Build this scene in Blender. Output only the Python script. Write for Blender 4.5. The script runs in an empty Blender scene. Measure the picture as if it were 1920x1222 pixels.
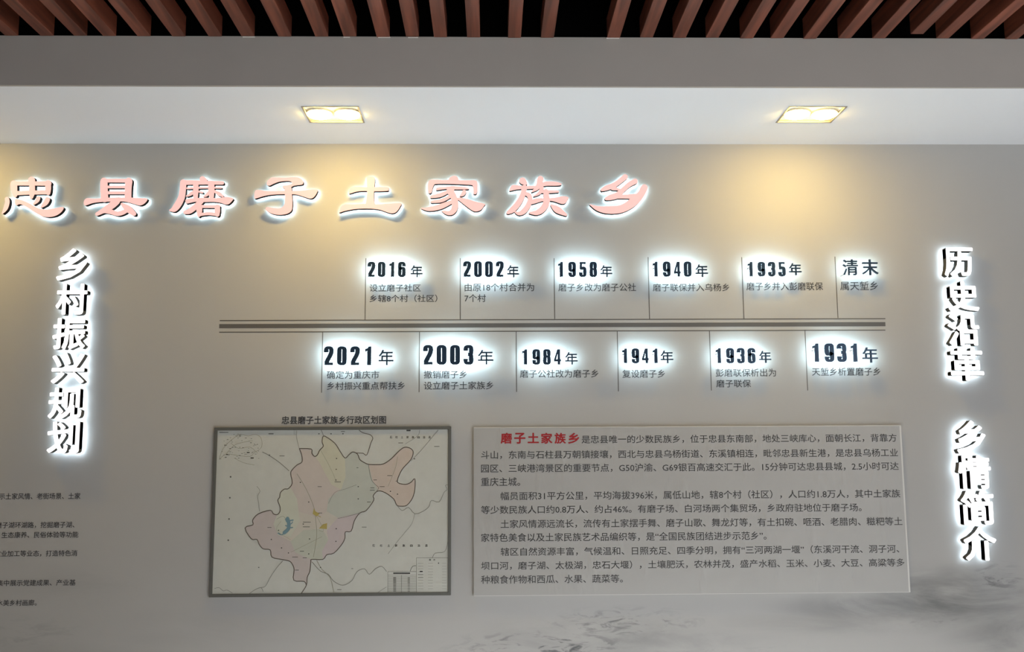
import bpy, bmesh, math, random
from mathutils import Vector, Matrix
random.seed(7)
sc = bpy.context.scene
COL = sc.collection
PI = math.pi

# ------------------------------------------------------------------ camera
W, H = 1920, 1222
F, PITCH, YAW, ROLL = 1863.9, 0.13227, 0.021576, -0.005850
EYE, DIST = 1.55, 4.0
cp, sp, cy, sy, cr, sr = (math.cos(PITCH), math.sin(PITCH), math.cos(YAW), math.sin(YAW), math.cos(ROLL), math.sin(ROLL))
fw = Vector((sy * cp, cy * cp, sp)); rt = Vector((cy, -sy, 0)); up = rt.cross(fw)
RT = cr * rt + sr * up; UP = -sr * rt + cr * up
CAM = Vector((0, -DIST, EYE))
cam = bpy.data.cameras.new('camera'); cam.sensor_width = 36; cam.lens = F / W * 36; cam.clip_start = 0.05
co = bpy.data.objects.new('camera', cam); COL.objects.link(co); sc.camera = co
M = Matrix((RT, UP, -fw)).transposed().to_4x4(); M.translation = CAM
co.matrix_world = M

def at(px, py, y=0.0):
    """point of the plane at depth y (wall face = 0) seen at a photograph pixel"""
    r = (px - W / 2) / F * RT - (py - H / 2) / F * UP + fw
    return CAM + r * ((y - CAM.y) / r.y)
def atz(px, py, z):
    r = (px - W / 2) / F * RT - (py - H / 2) / F * UP + fw
    return CAM + r * ((z - CAM.z) / r.z)

# ------------------------------------------------------------------ light
sc.view_settings.view_transform = 'Standard'; sc.view_settings.look = 'None'
sc.view_settings.gamma = 1; sc.view_settings.use_curve_mapping = False
sc.view_settings.exposure = 0.0
wd = bpy.data.worlds.new('hall_light'); sc.world = wd; wd.use_nodes = True
bg = wd.node_tree.nodes['Background']; bg.inputs[0].default_value = (0.80, 0.86, 0.95, 1); bg.inputs[1].default_value = 0.12
def area(name, loc, target, sx, sz, power, col):
    l = bpy.data.lights.new(name, 'AREA'); l.shape = 'RECTANGLE'; l.size = sx; l.size_y = sz
    l.energy = power; l.color = col
    o = bpy.data.objects.new(name, l); COL.objects.link(o); o.location = loc
    o.rotation_euler = (Vector(target) - Vector(loc)).to_track_quat('-Z', 'Y').to_euler()
    return o
area('added_fill_right', (4.6, -6.5, 1.2), (0.9, 0, 1.2), 4.0, 2.0, 135, (0.95, 0.97, 1.0))  # unseen fill light, added to brighten the wall from the right
lo = area('added_floor_bounce', (1.8, -6.2, 2.9), (0.9, -2.7, 0), 2.4, 1.0, 100, (0.93, 0.97, 1.0)); lo.data.spread = math.radians(45)  # added lamp aimed at the floor so it bounces light onto the soffit
LAMP_POWER = 152.0     # emission of the warm downlight lamps
HALO_TITLE, HALO_COLUMN, HALO_YEAR = 13.0, 24.0, 30.0

# ------------------------------------------------------------------ materials
def mat(name, col, rough=0.6, metal=0.0, emit=None, es=0.0, bump=0.0, bscale=60, var=0.0, vscale=8, spec=0.4):
    m = bpy.data.materials.new(name); m.use_nodes = True; nt = m.node_tree; b = nt.nodes['Principled BSDF']
    b.inputs['Base Color'].default_value = (*col, 1); b.inputs['Roughness'].default_value = rough
    b.inputs['Metallic'].default_value = metal; b.inputs['Specular IOR Level'].default_value = spec
    if emit: b.inputs['Emission Color'].default_value = (*emit, 1); b.inputs['Emission Strength'].default_value = es
    tc = nt.nodes.new('ShaderNodeTexCoord')
    if var:
        n = nt.nodes.new('ShaderNodeTexNoise'); n.inputs['Scale'].default_value = vscale; n.inputs['Detail'].default_value = 6
        r = nt.nodes.new('ShaderNodeMapRange'); r.inputs['To Min'].default_value = 1 - var; r.inputs['To Max'].default_value = 1 + var
        x = nt.nodes.new('ShaderNodeVectorMath'); x.operation = 'SCALE'; x.inputs[0].default_value = col
        nt.links.new(tc.outputs['Object'], n.inputs['Vector']); nt.links.new(n.outputs['Fac'], r.inputs['Value'])
        nt.links.new(r.outputs[0], x.inputs['Scale']); nt.links.new(x.outputs[0], b.inputs['Base Color'])
    if bump:
        n = nt.nodes.new('ShaderNodeTexNoise'); n.inputs['Scale'].default_value = bscale; n.inputs['Detail'].default_value = 4
        bp = nt.nodes.new('ShaderNodeBump'); bp.inputs['Strength'].default_value = bump; bp.inputs['Distance'].default_value = 0.003
        nt.links.new(tc.outputs['Object'], n.inputs['Vector']); nt.links.new(n.outputs['Fac'], bp.inputs['Height'])
        nt.links.new(bp.outputs[0], b.inputs['Normal'])
    return m

# wallpaper: warm grey with a printed ink-wash landscape along its foot
WALLCOL = (0.415, 0.408, 0.395)
wallm = mat('grey_wallpaper', WALLCOL, 0.75, var=0.035, vscale=2.2, bump=0.05, bscale=140, spec=0.2)
def ink_wash(m):
    nt = m.node_tree; N = nt.nodes; L = nt.links; b = N['Principled BSDF']
    base = b.inputs['Base Color'].links[0].from_socket
    geo = N.new('ShaderNodeNewGeometry')
    def wisps(sc_, dist, lo, hi, rot):
        mp = N.new('ShaderNodeMapping'); mp.inputs['Scale'].default_value = sc_; mp.inputs['Rotation'].default_value = (0, rot, 0)
        n = N.new('ShaderNodeTexNoise'); n.inputs['Scale'].default_value = 1; n.inputs['Detail'].default_value = 9
        n.inputs['Roughness'].default_value = 0.62; n.inputs['Distortion'].default_value = dist
        r = N.new('ShaderNodeMapRange'); r.interpolation_type = 'SMOOTHSTEP'
        r.inputs['From Min'].default_value = lo; r.inputs['From Max'].default_value = hi
        L.new(geo.outputs['Position'], mp.inputs['Vector']); L.new(mp.outputs[0], n.inputs['Vector']); L.new(n.outputs['Fac'], r.inputs['Value'])
        return r.outputs[0]
    soft = wisps((2.2, 1, 7.0), 0.6, 0.30, 0.72, 0.25)
    fine = wisps((9.0, 1, 30.0), 1.2, 0.45, 0.66, 0.3)
    total = None
    # (pixel x, pixel y, radius x px, radius y px, strength, which)
    for (px, py, rx, ry, s, w) in [(1790, 1120, 190, 66, .8, soft), (1760, 1150, 120, 40, .45, fine), (1650, 1140, 200, 34, .6, soft), (1560, 1170, 240, 26, .28, soft),
                                   (1030, 1212, 190, 34, 1.0, fine), (1170, 1168, 150, 30, .85, fine), (1300, 1200, 200, 26, .32, soft),
                                   (1130, 1195, 260, 46, .42, soft), (1868, 1085, 60, 34, .7, fine), (1240, 1240, 330, 40, .3, fine),
                                   (1900, 1190, 140, 60, .5, soft), (140, 1100, 120, 40, .2, soft), (50, 1190, 120, 40, .2, fine),
                                   (400, 1180, 300, 40, .12, soft), (60, 1300, 400, 90, .5, soft), (1500, 1380, 900, 110, .55, soft)]:
        c = at(px, py); e = at(px + rx, py); g = at(px, py - ry)
        sub = N.new('ShaderNodeVectorMath'); sub.operation = 'SUBTRACT'; sub.inputs[1].default_value = (c.x, 0, c.z)
        mul = N.new('ShaderNodeVectorMath'); mul.operation = 'MULTIPLY'; mul.inputs[1].default_value = (1 / (e.x - c.x), 0, 1 / (g.z - c.z))
        ln = N.new('ShaderNodeVectorMath'); ln.operation = 'LENGTH'
        r = N.new('ShaderNodeMapRange'); r.interpolation_type = 'SMOOTHSTEP'
        r.inputs['From Min'].default_value = 1.25; r.inputs['From Max'].default_value = 0.1; r.inputs['To Max'].default_value = s
        L.new(geo.outputs['Position'], sub.inputs[0]); L.new(sub.outputs[0], mul.inputs[0]); L.new(mul.outputs[0], ln.inputs[0]); L.new(ln.outputs['Value'], r.inputs['Value'])
        mm = N.new('ShaderNodeMath'); mm.operation = 'MULTIPLY'; L.new(r.outputs[0], mm.inputs[0]); L.new(w, mm.inputs[1])
        if total is None: total = mm.outputs[0]
        else:
            a = N.new('ShaderNodeMath'); a.operation = 'MAXIMUM'; L.new(total, a.inputs[0]); L.new(mm.outputs[0], a.inputs[1]); total = a.outputs[0]
    mx = N.new('ShaderNodeMix'); mx.data_type = 'RGBA'; mx.inputs['B'].default_value = (0.10, 0.105, 0.11, 1)
    L.new(total, mx.inputs['Factor']); L.new(base, mx.inputs['A']); L.new(mx.outputs['Result'], b.inputs['Base Color'])
ink_wash(wallm)

fasciam = mat('grey_brown_paint', (0.42, 0.39, 0.355), 0.7, var=0.05, vscale=5, bump=0.04, spec=0.2)
soffitm = mat('white_ceiling_paint', (0.88, 0.90, 0.93), 0.8, bump=0.03, bscale=90, spec=0.1)
floorm = mat('pale_floor_tile', (0.72, 0.72, 0.71), 0.35, var=0.06, vscale=3)
plenum = mat('black_plenum', (0.002, 0.002, 0.002), 0.95, spec=0.0)
whitep = mat('white_sealant', (0.75, 0.72, 0.68), 0.6)
inkm = mat('dark_print_ink', (0.038, 0.038, 0.04), 0.6)
inkboard = mat('grey_print_ink', (0.045, 0.045, 0.044), 0.6)
barm = mat('grey_bar_ink', (0.105, 0.10, 0.098), 0.5)
linem = mat('brown_line_ink', (0.10, 0.09, 0.08), 0.5)
redm = mat('red_print_ink', (0.33, 0.010, 0.012), 0.5)
title_face = mat('pink_lit_acrylic', (0.36, 0.16, 0.15), 0.45, emit=(1.0, 0.63, 0.58), es=0.80)
title_side = mat('dark_brown_return', (0.010, 0.005, 0.005), 0.8, spec=0.1)
col_face = mat('white_lit_acrylic', (0.85, 0.85, 0.87), 0.35, emit=(1, 0.99, 1.0), es=1.1)
col_side = mat('dark_grey_return', (0.085, 0.08, 0.07), 0.8, spec=0.1)
year_face = mat('dark_navy_metal', (0.030, 0.058, 0.105), 0.30, metal=0.4, var=0.3, vscale=25)
year_side = mat('navy_metal_edge', (0.05, 0.075, 0.11), 0.35, metal=0.4)
halo_t = mat('title_backlight', (1, 1, 1), emit=(0.66, 0.90, 1.0), es=HALO_TITLE)
halo_c = mat('column_backlight', (1, 1, 1), emit=(0.72, 0.88, 1.0), es=HALO_COLUMN)
halo_y = mat('year_backlight', (1, 1, 1), emit=(0.62, 0.88, 1.0), es=HALO_YEAR)
studm = mat('steel_stud', (0.5, 0.5, 0.5), 0.4, metal=0.8)

def wood():
    m = bpy.data.materials.new('red_brown_wood'); m.use_nodes = True; nt = m.node_tree; N = nt.nodes; L = nt.links; b = N['Principled BSDF']
    tc = N.new('ShaderNodeTexCoord'); oi = N.new('ShaderNodeObjectInfo')
    mp = N.new('ShaderNodeMapping'); mp.inputs['Scale'].default_value = (38, 2.2, 38)
    ad = N.new('ShaderNodeVectorMath'); ad.operation = 'ADD'
    sc3 = N.new('ShaderNodeVectorMath'); sc3.operation = 'SCALE'; sc3.inputs[0].default_value = (37, 11, 5)
    n = N.new('ShaderNodeTexNoise'); n.inputs['Scale'].default_value = 1; n.inputs['Detail'].default_value = 7; n.inputs['Distortion'].default_value = .6
    cr_ = N.new('ShaderNodeValToRGB'); e = cr_.color_ramp.elements
    e[0].position = .3; e[0].color = (0.10, 0.028, 0.015, 1); e[1].position = .72; e[1].color = (0.285, 0.084, 0.046, 1)
    hs = N.new('ShaderNodeHueSaturation'); mr = N.new('ShaderNodeMapRange'); mr.inputs['To Min'].default_value = .78; mr.inputs['To Max'].default_value = 1.15
    L.new(oi.outputs['Random'], sc3.inputs['Scale']); L.new(tc.outputs['Object'], mp.inputs['Vector']); L.new(mp.outputs[0], ad.inputs[0]); L.new(sc3.outputs[0], ad.inputs[1])
    L.new(ad.outputs[0], n.inputs['Vector']); L.new(n.outputs['Fac'], cr_.inputs['Fac']); L.new(cr_.outputs[0], hs.inputs['Color'])
    L.new(oi.outputs['Random'], mr.inputs['Value']); L.new(mr.outputs[0], hs.inputs['Value']); L.new(hs.outputs[0], b.inputs['Base Color'])
    b.inputs['Roughness'].default_value = .45
    return m
woodm = wood()

# ------------------------------------------------------------------ helpers
def link(name, me, parent=None, loc=(0, 0, 0)):
    o = bpy.data.objects.new(name, me); COL.objects.link(o); o.location = loc
    if parent: o.parent = parent
    return o
def mesh(name, verts, faces, m):
    me = bpy.data.meshes.new(name); me.from_pydata([tuple(v) for v in verts], [], faces); me.materials.append(m); me.update()
    return me
def tag(o, label=None, cat=None, group=None, kind=None):
    if label: o['label'] = label
    if cat: o['category'] = cat
    if group: o['group'] = group
    if kind: o['kind'] = kind
    return o
def box_data(boxes):
    v, f = [], []
    for (x0, x1, y0, y1, z0, z1) in boxes:
        k = len(v)
        v += [(x0, y0, z0), (x1, y0, z0), (x1, y1, z0), (x0, y1, z0), (x0, y0, z1), (x1, y0, z1), (x1, y1, z1), (x0, y1, z1)]
        f += [(k, k + 3, k + 2, k + 1), (k + 4, k + 5, k + 6, k + 7), (k, k + 1, k + 5, k + 4), (k + 1, k + 2, k + 6, k + 5), (k + 2, k + 3, k + 7, k + 6), (k + 3, k, k + 4, k + 7)]
    return v, f
def boxes(name, bs, m, parent=None, loc=(0, 0, 0), bevel=0):
    v, f = box_data(bs); me = mesh(name, v, f, m)
    if bevel:
        bm = bmesh.new(); bm.from_mesh(me)
        bmesh.ops.bevel(bm, geom=list(bm.edges), offset=bevel, segments=2, affect='EDGES'); bm.to_mesh(me); bm.free()
    return link(name, me, parent, loc)

def catmull(pts, closed, n=5):
    out = []; k = len(pts); d = len(pts[0])
    rng = range(k) if closed else range(k - 1)
    for i in rng:
        if closed: p = [pts[(i + j) % k] for j in (-1, 0, 1, 2)]
        else: p = [pts[max(0, min(k - 1, i + j))] for j in (-1, 0, 1, 2)]
        for s in range(n):
            t = s / n
            out.append(tuple(0.5 * (2 * p[1][c] + (p[2][c] - p[0][c]) * t + (2 * p[0][c] - 5 * p[1][c] + 4 * p[2][c] - p[3][c]) * t * t
                             + (3 * p[1][c] - p[0][c] - 3 * p[2][c] + p[3][c]) * t ** 3) for c in range(d)))
    if not closed: out.append(tuple(pts[-1]))
    return out
def ribbon(pts, closed=False, caps=True):
    """pts (x,y,half width) -> (verts2d, faces) with optional round ends"""
    L = []
    n = len(pts)
    for i in range(n):
        a = pts[i - 1] if (i > 0 or closed) else pts[i]; b = pts[(i + 1) % n] if (i < n - 1 or closed) else pts[i]
        dx, dy = b[0] - a[0], b[1] - a[1]; l = math.hypot(dx, dy) or 1
        L.append((dx / l, dy / l))
    v, f = [], []
    for (p, t) in zip(pts, L):
        v.append((p[0] - t[1] * p[2], p[1] + t[0] * p[2])); v.append((p[0] + t[1] * p[2], p[1] - t[0] * p[2]))
    for i in range(n if closed else n - 1):
        a, b = 2 * i, 2 * ((i + 1) % n); f.append((a, a + 1, b + 1, b))
    if caps and not closed:
        for (i, sgn, e) in ((0, -1, (0, 1)), (n - 1, 1, (2 * n - 1, 2 * n - 2))):
            p, t = pts[i], L[i]; k = len(v); m = 5
            for j in range(1, m):
                an = PI * j / m
                # sweep from left side round to right side
                cx = math.cos(an); sx_ = math.sin(an)
                v.append((p[0] + (-t[1] * cx + sgn * t[0] * sx_) * p[2], p[1] + (t[0] * cx + sgn * t[1] * sx_) * p[2]))
            left, right = (2 * i, 2 * i + 1)
            f.append(tuple([left] + list(range(k, k + m - 1)) + [right]))
    return v, f

_gc = {}
def glyph(text, offset=0.0, res=4):
    """text -> 2D mesh (verts, faces) in the built-in font"""
    key = (text, offset, res)
    if key in _gc: return _gc[key]
    c = bpy.data.curves.new('t', 'FONT'); c.body = text; c.size = 1; c.resolution_u = res; c.offset = 0; c.fill_mode = 'FRONT'
    o = bpy.data.objects.new('t', c); COL.objects.link(o)
    dg = bpy.context.evaluated_depsgraph_get(); me = bpy.data.meshes.new_from_object(o.evaluated_get(dg))
    v = [(p.co.x, p.co.y) for p in me.vertices]; f = [tuple(p.vertices) for p in me.polygons]
    bpy.data.objects.remove(o); bpy.data.meshes.remove(me); bpy.data.curves.remove(c)
    shp = [(v, f)]
    # bolder weight: the same outline repeated round a small circle
    if offset:
        k = 4 if offset < .012 else 8
        shp += [([(p[0] + offset * math.cos(2 * PI * (j + .5) / k), p[1] + offset * math.sin(2 * PI * (j + .5) / k)) for p in v], f) for j in range(k)]
    _gc[key] = shp
    return _gc[key]
def bbox(shape):
    xs = [p[0] for v, f in shape for p in v]; ys = [p[1] for v, f in shape for p in v]
    return min(xs), max(xs), min(ys), max(ys)
def fit(shape, x0, x1, z0, z1):
    a, b, c, d = bbox(shape)
    return [([((p[0] - a) / (b - a) * (x1 - x0) + x0, (p[1] - c) / (d - c) * (z1 - z0) + z0) for p in v], f) for v, f in shape]

def rect_on(px0, px1, py0, py1, y):
    """pixel box -> x,z ranges on the plane at depth y (upright on the wall)"""
    mx, my = (px0 + px1) / 2, (py0 + py1) / 2
    return at(px0, my, y).x, at(px1, my, y).x, at(mx, py1, y).z, at(mx, py0, y).z

def flat(name, shape, y, m, parent, label=None):
    """print: flat lettering or lines at depth y"""
    V, Fc = [], []
    for n, (v, f) in enumerate(shape):
        k = len(V); V += [(p[0], y - (n % 9) * .00002, p[1]) for p in v]; Fc += [tuple(i + k for i in q) for q in f]
    o = link(name, mesh(name, V, Fc, m), parent)
    if parent and parent.type == 'EMPTY': o.location = -parent.location
    # all faces look towards the room
    bm = bmesh.new(); bm.from_mesh(o.data)
    bm.normal_update()
    bmesh.ops.reverse_faces(bm, faces=[q for q in bm.faces if q.normal.y > 0]); bm.to_mesh(o.data); bm.free()
    if label: o['label'] = label
    return o
def text_shape(txt, px0, px1, py0, py1, y, off=0.006, res=2):
    return fit(glyph(txt, off, res), *rect_on(px0, px1, py0, py1, y))
def px_poly(pts, y):
    q = [at(a, b, y) for a, b in pts]
    return ([(p.x, p.z) for p in q], [tuple(range(len(q)))])
def px_line(pts, w, y, smooth=True, caps=False):
    pts = [(a, b) for a, b in pts]
    if smooth and len(pts) > 2: pts = catmull(pts, False, 3)
    q = [at(a, b, y) for a, b in pts]; hw = w / 2 * DIST / F
    return ribbon([(p.x, p.z, hw) for p in q], caps=caps)

# ------------------------------------------------------------------ structure
ZS = EYE + 1.296                    # underside of the white soffit
YF = atz(960, 161.5, ZS).y          # front edge of the soffit
ZT = at(960, 69.5, YF).z            # top of the fascia
X0, X1 = -5.0, 5.2
wall = tag(boxes('wall_back', [(X0, X1, 0, 0.15, 0, ZT + 0.5)], wallm), 'warm grey papered exhibition wall printed with a faint ink-wash landscape at its foot', kind='structure')
floor = tag(boxes('floor', [(X0, X1, -9, 0.15, -0.1, 0)], floorm), 'pale polished floor in front of the wall', kind='structure')
ceil = tag(boxes('ceiling', [(X0, X1, -6.5, YF + 0.03, ZT + 0.42, ZT + 0.5), (X0, X1, YF + .06, 0, ZT + 0.42, ZT + 0.5)], plenum), 'black ceiling void above the reddish wooden slats', kind='structure')

# downlights: where they sit on the soffit
dl = []
for (a, b) in ((566, 671), (1481, 1587)):
    p, q = atz(a, 199.5, ZS), atz(b, 199.5, ZS); r = atz((a + b) / 2, 229, ZS)
    dl.append(((p.x + q.x) / 2, (p.y + r.y) / 2, q.x - p.x, r.y - p.y))
step = dl[1][0] - dl[0][0]
dl.insert(0, (dl[0][0] - step + 0.22, dl[0][1], dl[0][2], dl[0][3]))
dl.append((dl[2][0] + step, dl[2][1], dl[2][2], dl[2][3]))
hy0, hy1 = dl[1][1] - dl[1][3] / 2, dl[1][1] + dl[1][3] / 2
bs = [(X0, X1, YF + .012, hy0, ZS, ZS + .02), (X0, X1, hy1, 0, ZS, ZS + .02)]
xs = X0
for (cx, cyy, w, d) in dl:
    bs.append((xs, cx - w / 2, hy0, hy1, ZS, ZS + .02)); xs = cx + w / 2
bs.append((xs, X1, hy0, hy1, ZS, ZS + .02))
tag(boxes('trim_1', bs, soffitm), 'white painted soffit running above the wall', kind='structure')
tag(boxes('trim_2', [(X0, X1, YF, YF + .012, ZS, ZT)], fasciam), 'grey brown fascia between the white soffit and the wooden slats', kind='structure')

# slats of the ceiling
slat_px = [(-46, -18), (8, 36), (75, 102), (136, 165), (195, 222), (262, 286), (325, 350), (388, 415), (453, 479), (522, 550), (590, 617), (643, 670), (708, 732), (764, 787), (815, 839),
           (874, 898), (952, 980), (1012, 1039), (1137, 1162), (1200, 1227), (1260, 1285), (1325, 1350), (1385, 1410), (1444, 1469), (1504, 1530), (1573, 1597),
           (1635, 1659), (1699, 1723), (1755, 1780), (1817, 1841), (1880, 1904), (1941, 1966)]
cw = sum(b - a for a, b in slat_px) / len(slat_px)
cents = [(a + b) / 2 for a, b in slat_px]
xsl = [at(c, 69.5, YF).x for c in cents]
sw = cw * (-CAM.y + YF) / F
pitch = 62 * (-CAM.y + YF) / F
for k in range(1, 12): xsl.append(xsl[0] - pitch * k if False else min(xsl) - pitch)
for k in range(1, 14): xsl.append(max(xsl) + pitch)
v, f = box_data([(-sw / 2, sw / 2, 0, 1, 0, .075)])
slat_me = mesh('slat', v, f, woodm)
bm = bmesh.new(); bm.from_mesh(slat_me); bmesh.ops.scale(bm, vec=(1, 4.6, 1), verts=bm.verts)
bmesh.ops.bevel(bm, geom=list(bm.edges), offset=.0015, segments=1, affect='EDGES'); bm.to_mesh(slat_me); bm.free()
for i, x in enumerate(sorted(xsl)):
    o = link('slat', slat_me, ceil)
    y1 = YF - 0.002 - random.random() * .003
    if abs(x - at(1711, 69.5, YF).x) < .02: y1 = YF - 0.045
    o.location = (x, y1 - 4.6, ZT - 0.003 + random.uniform(-.0015, .0015))
    o.rotation_euler.z = random.uniform(-.0012, .0012)
for (a, b) in ((455, 478), (644, 656), (709, 732), (765, 784), (1137, 1161)):
    p, q = at(a, 68, YF - .006), at(b, 68, YF - .006)
    boxes('sealant_chip', [(p.x, q.x, YF - .007, YF - .003, ZT - .006, ZT - .0035)], whitep, ceil)
boxes('dark_gap_backing', [(X0, X1, YF + .014, YF + .03, ZT - .001, ZT + .42)], plenum, ceil)  # black sheet added to hide the lit wall and keep slat gaps dark
# hangers that carry the slats from the ceiling slab, hidden in the dark
for y in (-1.6, -3.4):
    boxes('slat_carrier', [(X0 + .1, X1 - .1, y, y + .04, ZT + .072, ZT + .11)] + [(x, x + .03, y, y + .03, ZT + .11, ZT + .425) for x in (-4, -2, 0, 2, 4)], plenum, ceil)

# ------------------------------------------------------------------ downlights
lampm = mat('warm_lamp', (1, .8, .5), emit=(1.0, 0.70, 0.215), es=LAMP_POWER)
platem = mat('white_lamp_plate', (0.85, 0.84, 0.8), 0.5)
trimm = mat('grey_metal_trim', (0.30, 0.29, 0.27), 0.4, metal=0.6)
cupm = mat('reflector_metal', (0.7, 0.68, 0.62), 0.3, metal=0.9)
names = ['twin square downlight in the soffit beyond the left edge of the picture', 'twin warm downlight in the soffit above the letters 子 and 土', 'twin warm downlight in the soffit above the year 1935, right of the title', 'twin downlight in the soffit beyond the right edge of the picture']
for k, (cx, cyy, w, d) in enumerate(dl):
    if k == 3: lm = None
    root = bpy.data.objects.new('downlight', None); COL.objects.link(root); root.location = (cx, cyy, ZS)
    tag(root, names[k], 'ceiling light', 'twin recessed downlights along the soffit')
    t = .003
    boxes('trim_frame', [(-w / 2 - .003, w / 2 + .003, -d / 2 - .003, -d / 2 + t, -.002, .001), (-w / 2 - .003, w / 2 + .003, d / 2 - t, d / 2 + .003, -.002, .001),
                         (-w / 2 - .003, -w / 2 + t, -d / 2 + t, d / 2 - t, -.002, .001), (w / 2 - t, w / 2 + .003, -d / 2 + t, d / 2 - t, -.002, .001)], trimm, root)
    boxes('housing', [(-w / 2, w / 2, -d / 2, -d / 2 + .003, .001, .11), (-w / 2, w / 2, d / 2 - .003, d / 2, .001, .11), (-w / 2, -w / 2 + .003, -d / 2 + .003, d / 2 - .003, .001, .11),
                      (w / 2 - .003, w / 2, -d / 2 + .003, d / 2 - .003, .001, .11), (-w / 2, w / 2, -d / 2, d / 2, .11, .114)], trimm, root)
    boxes('lamp_plate', [(-w / 2 + .003, w / 2 - .003, -d / 2 + .003, d / 2 - .003, .008, .011)], platem, root)
    for s in (-1, 1):
        R = .047; seg = 24; ox = s * .0525
        V, Fc = [], []
        prof = [(R + .004, .008), (R + .004, .001), (R, .0), (R, .008)]
        for (rr, zz) in prof:
            for j in range(seg): V.append((ox + rr * math.cos(2 * PI * j / seg), rr * math.sin(2 * PI * j / seg), zz))
        for a in range(len(prof) - 1):
            for j in range(seg): Fc.append((a * seg + j, a * seg + (j + 1) % seg, (a + 1) * seg + (j + 1) % seg, (a + 1) * seg + j))
        lamp_ring = link('lamp_ring', mesh('lamp_ring', V, Fc, cupm), root)
        V, Fc = [], []
        prof = [(R - .001, .007), (R * .98, -.004), (R * .75, -.009), (R * .4, -.012)]
        for (rr, zz) in prof:
            for j in range(seg): V.append((ox + rr * math.cos(2 * PI * j / seg), rr * math.sin(2 * PI * j / seg), zz))
        for a in range(len(prof) - 1):
            for j in range(seg): Fc.append((a * seg + j, a * seg + (j + 1) % seg, (a + 1) * seg + (j + 1) % seg, (a + 1) * seg + j))
        Fc.append(tuple(3 * seg + j for j in range(seg)))
        if k < 3: link('lamp', mesh('lamp', V, Fc, lampm), root)
        else: link('lamp', mesh('lamp', V, Fc, cupm), root)

# ------------------------------------------------------------------ raised letters
def letter(shape, yb, yf, fm, sm, hm, label, group, cat='letter', step=0.00006, nback=99):
    """shape in wall x,z; back at depth yb, front at yf (both negative)"""
    a, b, c, d = bbox(shape); cx, cz = (a + b) / 2, (c + d) / 2
    root = bpy.data.objects.new('raised_letter' if cat == 'letter' else 'raised_digit', None); COL.objects.link(root); root.location = (cx, 0, cz)
    tag(root, label, cat, group)
    fv, ff, sv, sf, bv, bf = [], [], [], [], [], []
    big = []
    for n, (v, f) in enumerate(shape):
        y1 = yf - n * step
        k = len(fv); m = len(v)
        fv += [(p[0] - cx, y1, p[1] - cz) for p in v]; bv += [(p[0] - cx, yb + .0005 + n * step * .3, p[1] - cz) for p in v]
        cnt = {}
        for q in f:
            ar = 0
            for i in range(len(q)):
                p0, p1 = v[q[i]], v[q[(i + 1) % len(q)]]; ar += p0[0] * p1[1] - p1[0] * p0[1]
            q = q if ar > 0 else tuple(reversed(q))
            ff.append(tuple(i + k for i in q)); (bf.append(tuple(i + k for i in reversed(q))) if n < nback else None)
            big.append((abs(ar), sum(v[i][0] for i in q) / len(q) - cx, sum(v[i][1] for i in q) / len(q) - cz))
            for i in range(len(q)):
                e = (q[i], q[(i + 1) % len(q)]); cnt[e] = cnt.get(e, 0) + 1
        for (i, j) in cnt:
            if (j, i) in cnt: continue
            s = len(sv)
            sv += [(v[i][0] - cx, yb, v[i][1] - cz), (v[j][0] - cx, yb, v[j][1] - cz), (v[j][0] - cx, y1, v[j][1] - cz), (v[i][0] - cx, y1, v[i][1] - cz)]
            sf.append((s, s + 1, s + 2, s + 3))
    link('face', mesh('face', fv, ff, fm), root)
    link('side_return', mesh('side_return', sv, sf, sm), root)
    link('backlight', mesh('backlight', bv, bf, hm), root)
    big.sort(reverse=True)
    p = big[0]; others = [q for q in big[1:max(6, len(big) // 3)]] or big[1:] or [p]
    o = max(others, key=lambda q: (q[1] - p[1]) ** 2 + (q[2] - p[2]) ** 2)
    for q in (p, o):
        r = .0012
        boxes('mounting_stud', [(q[1] - r, q[1] + r, yb, .0005, q[2] - r, q[2] + r)], studm, root)
    return root

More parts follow.
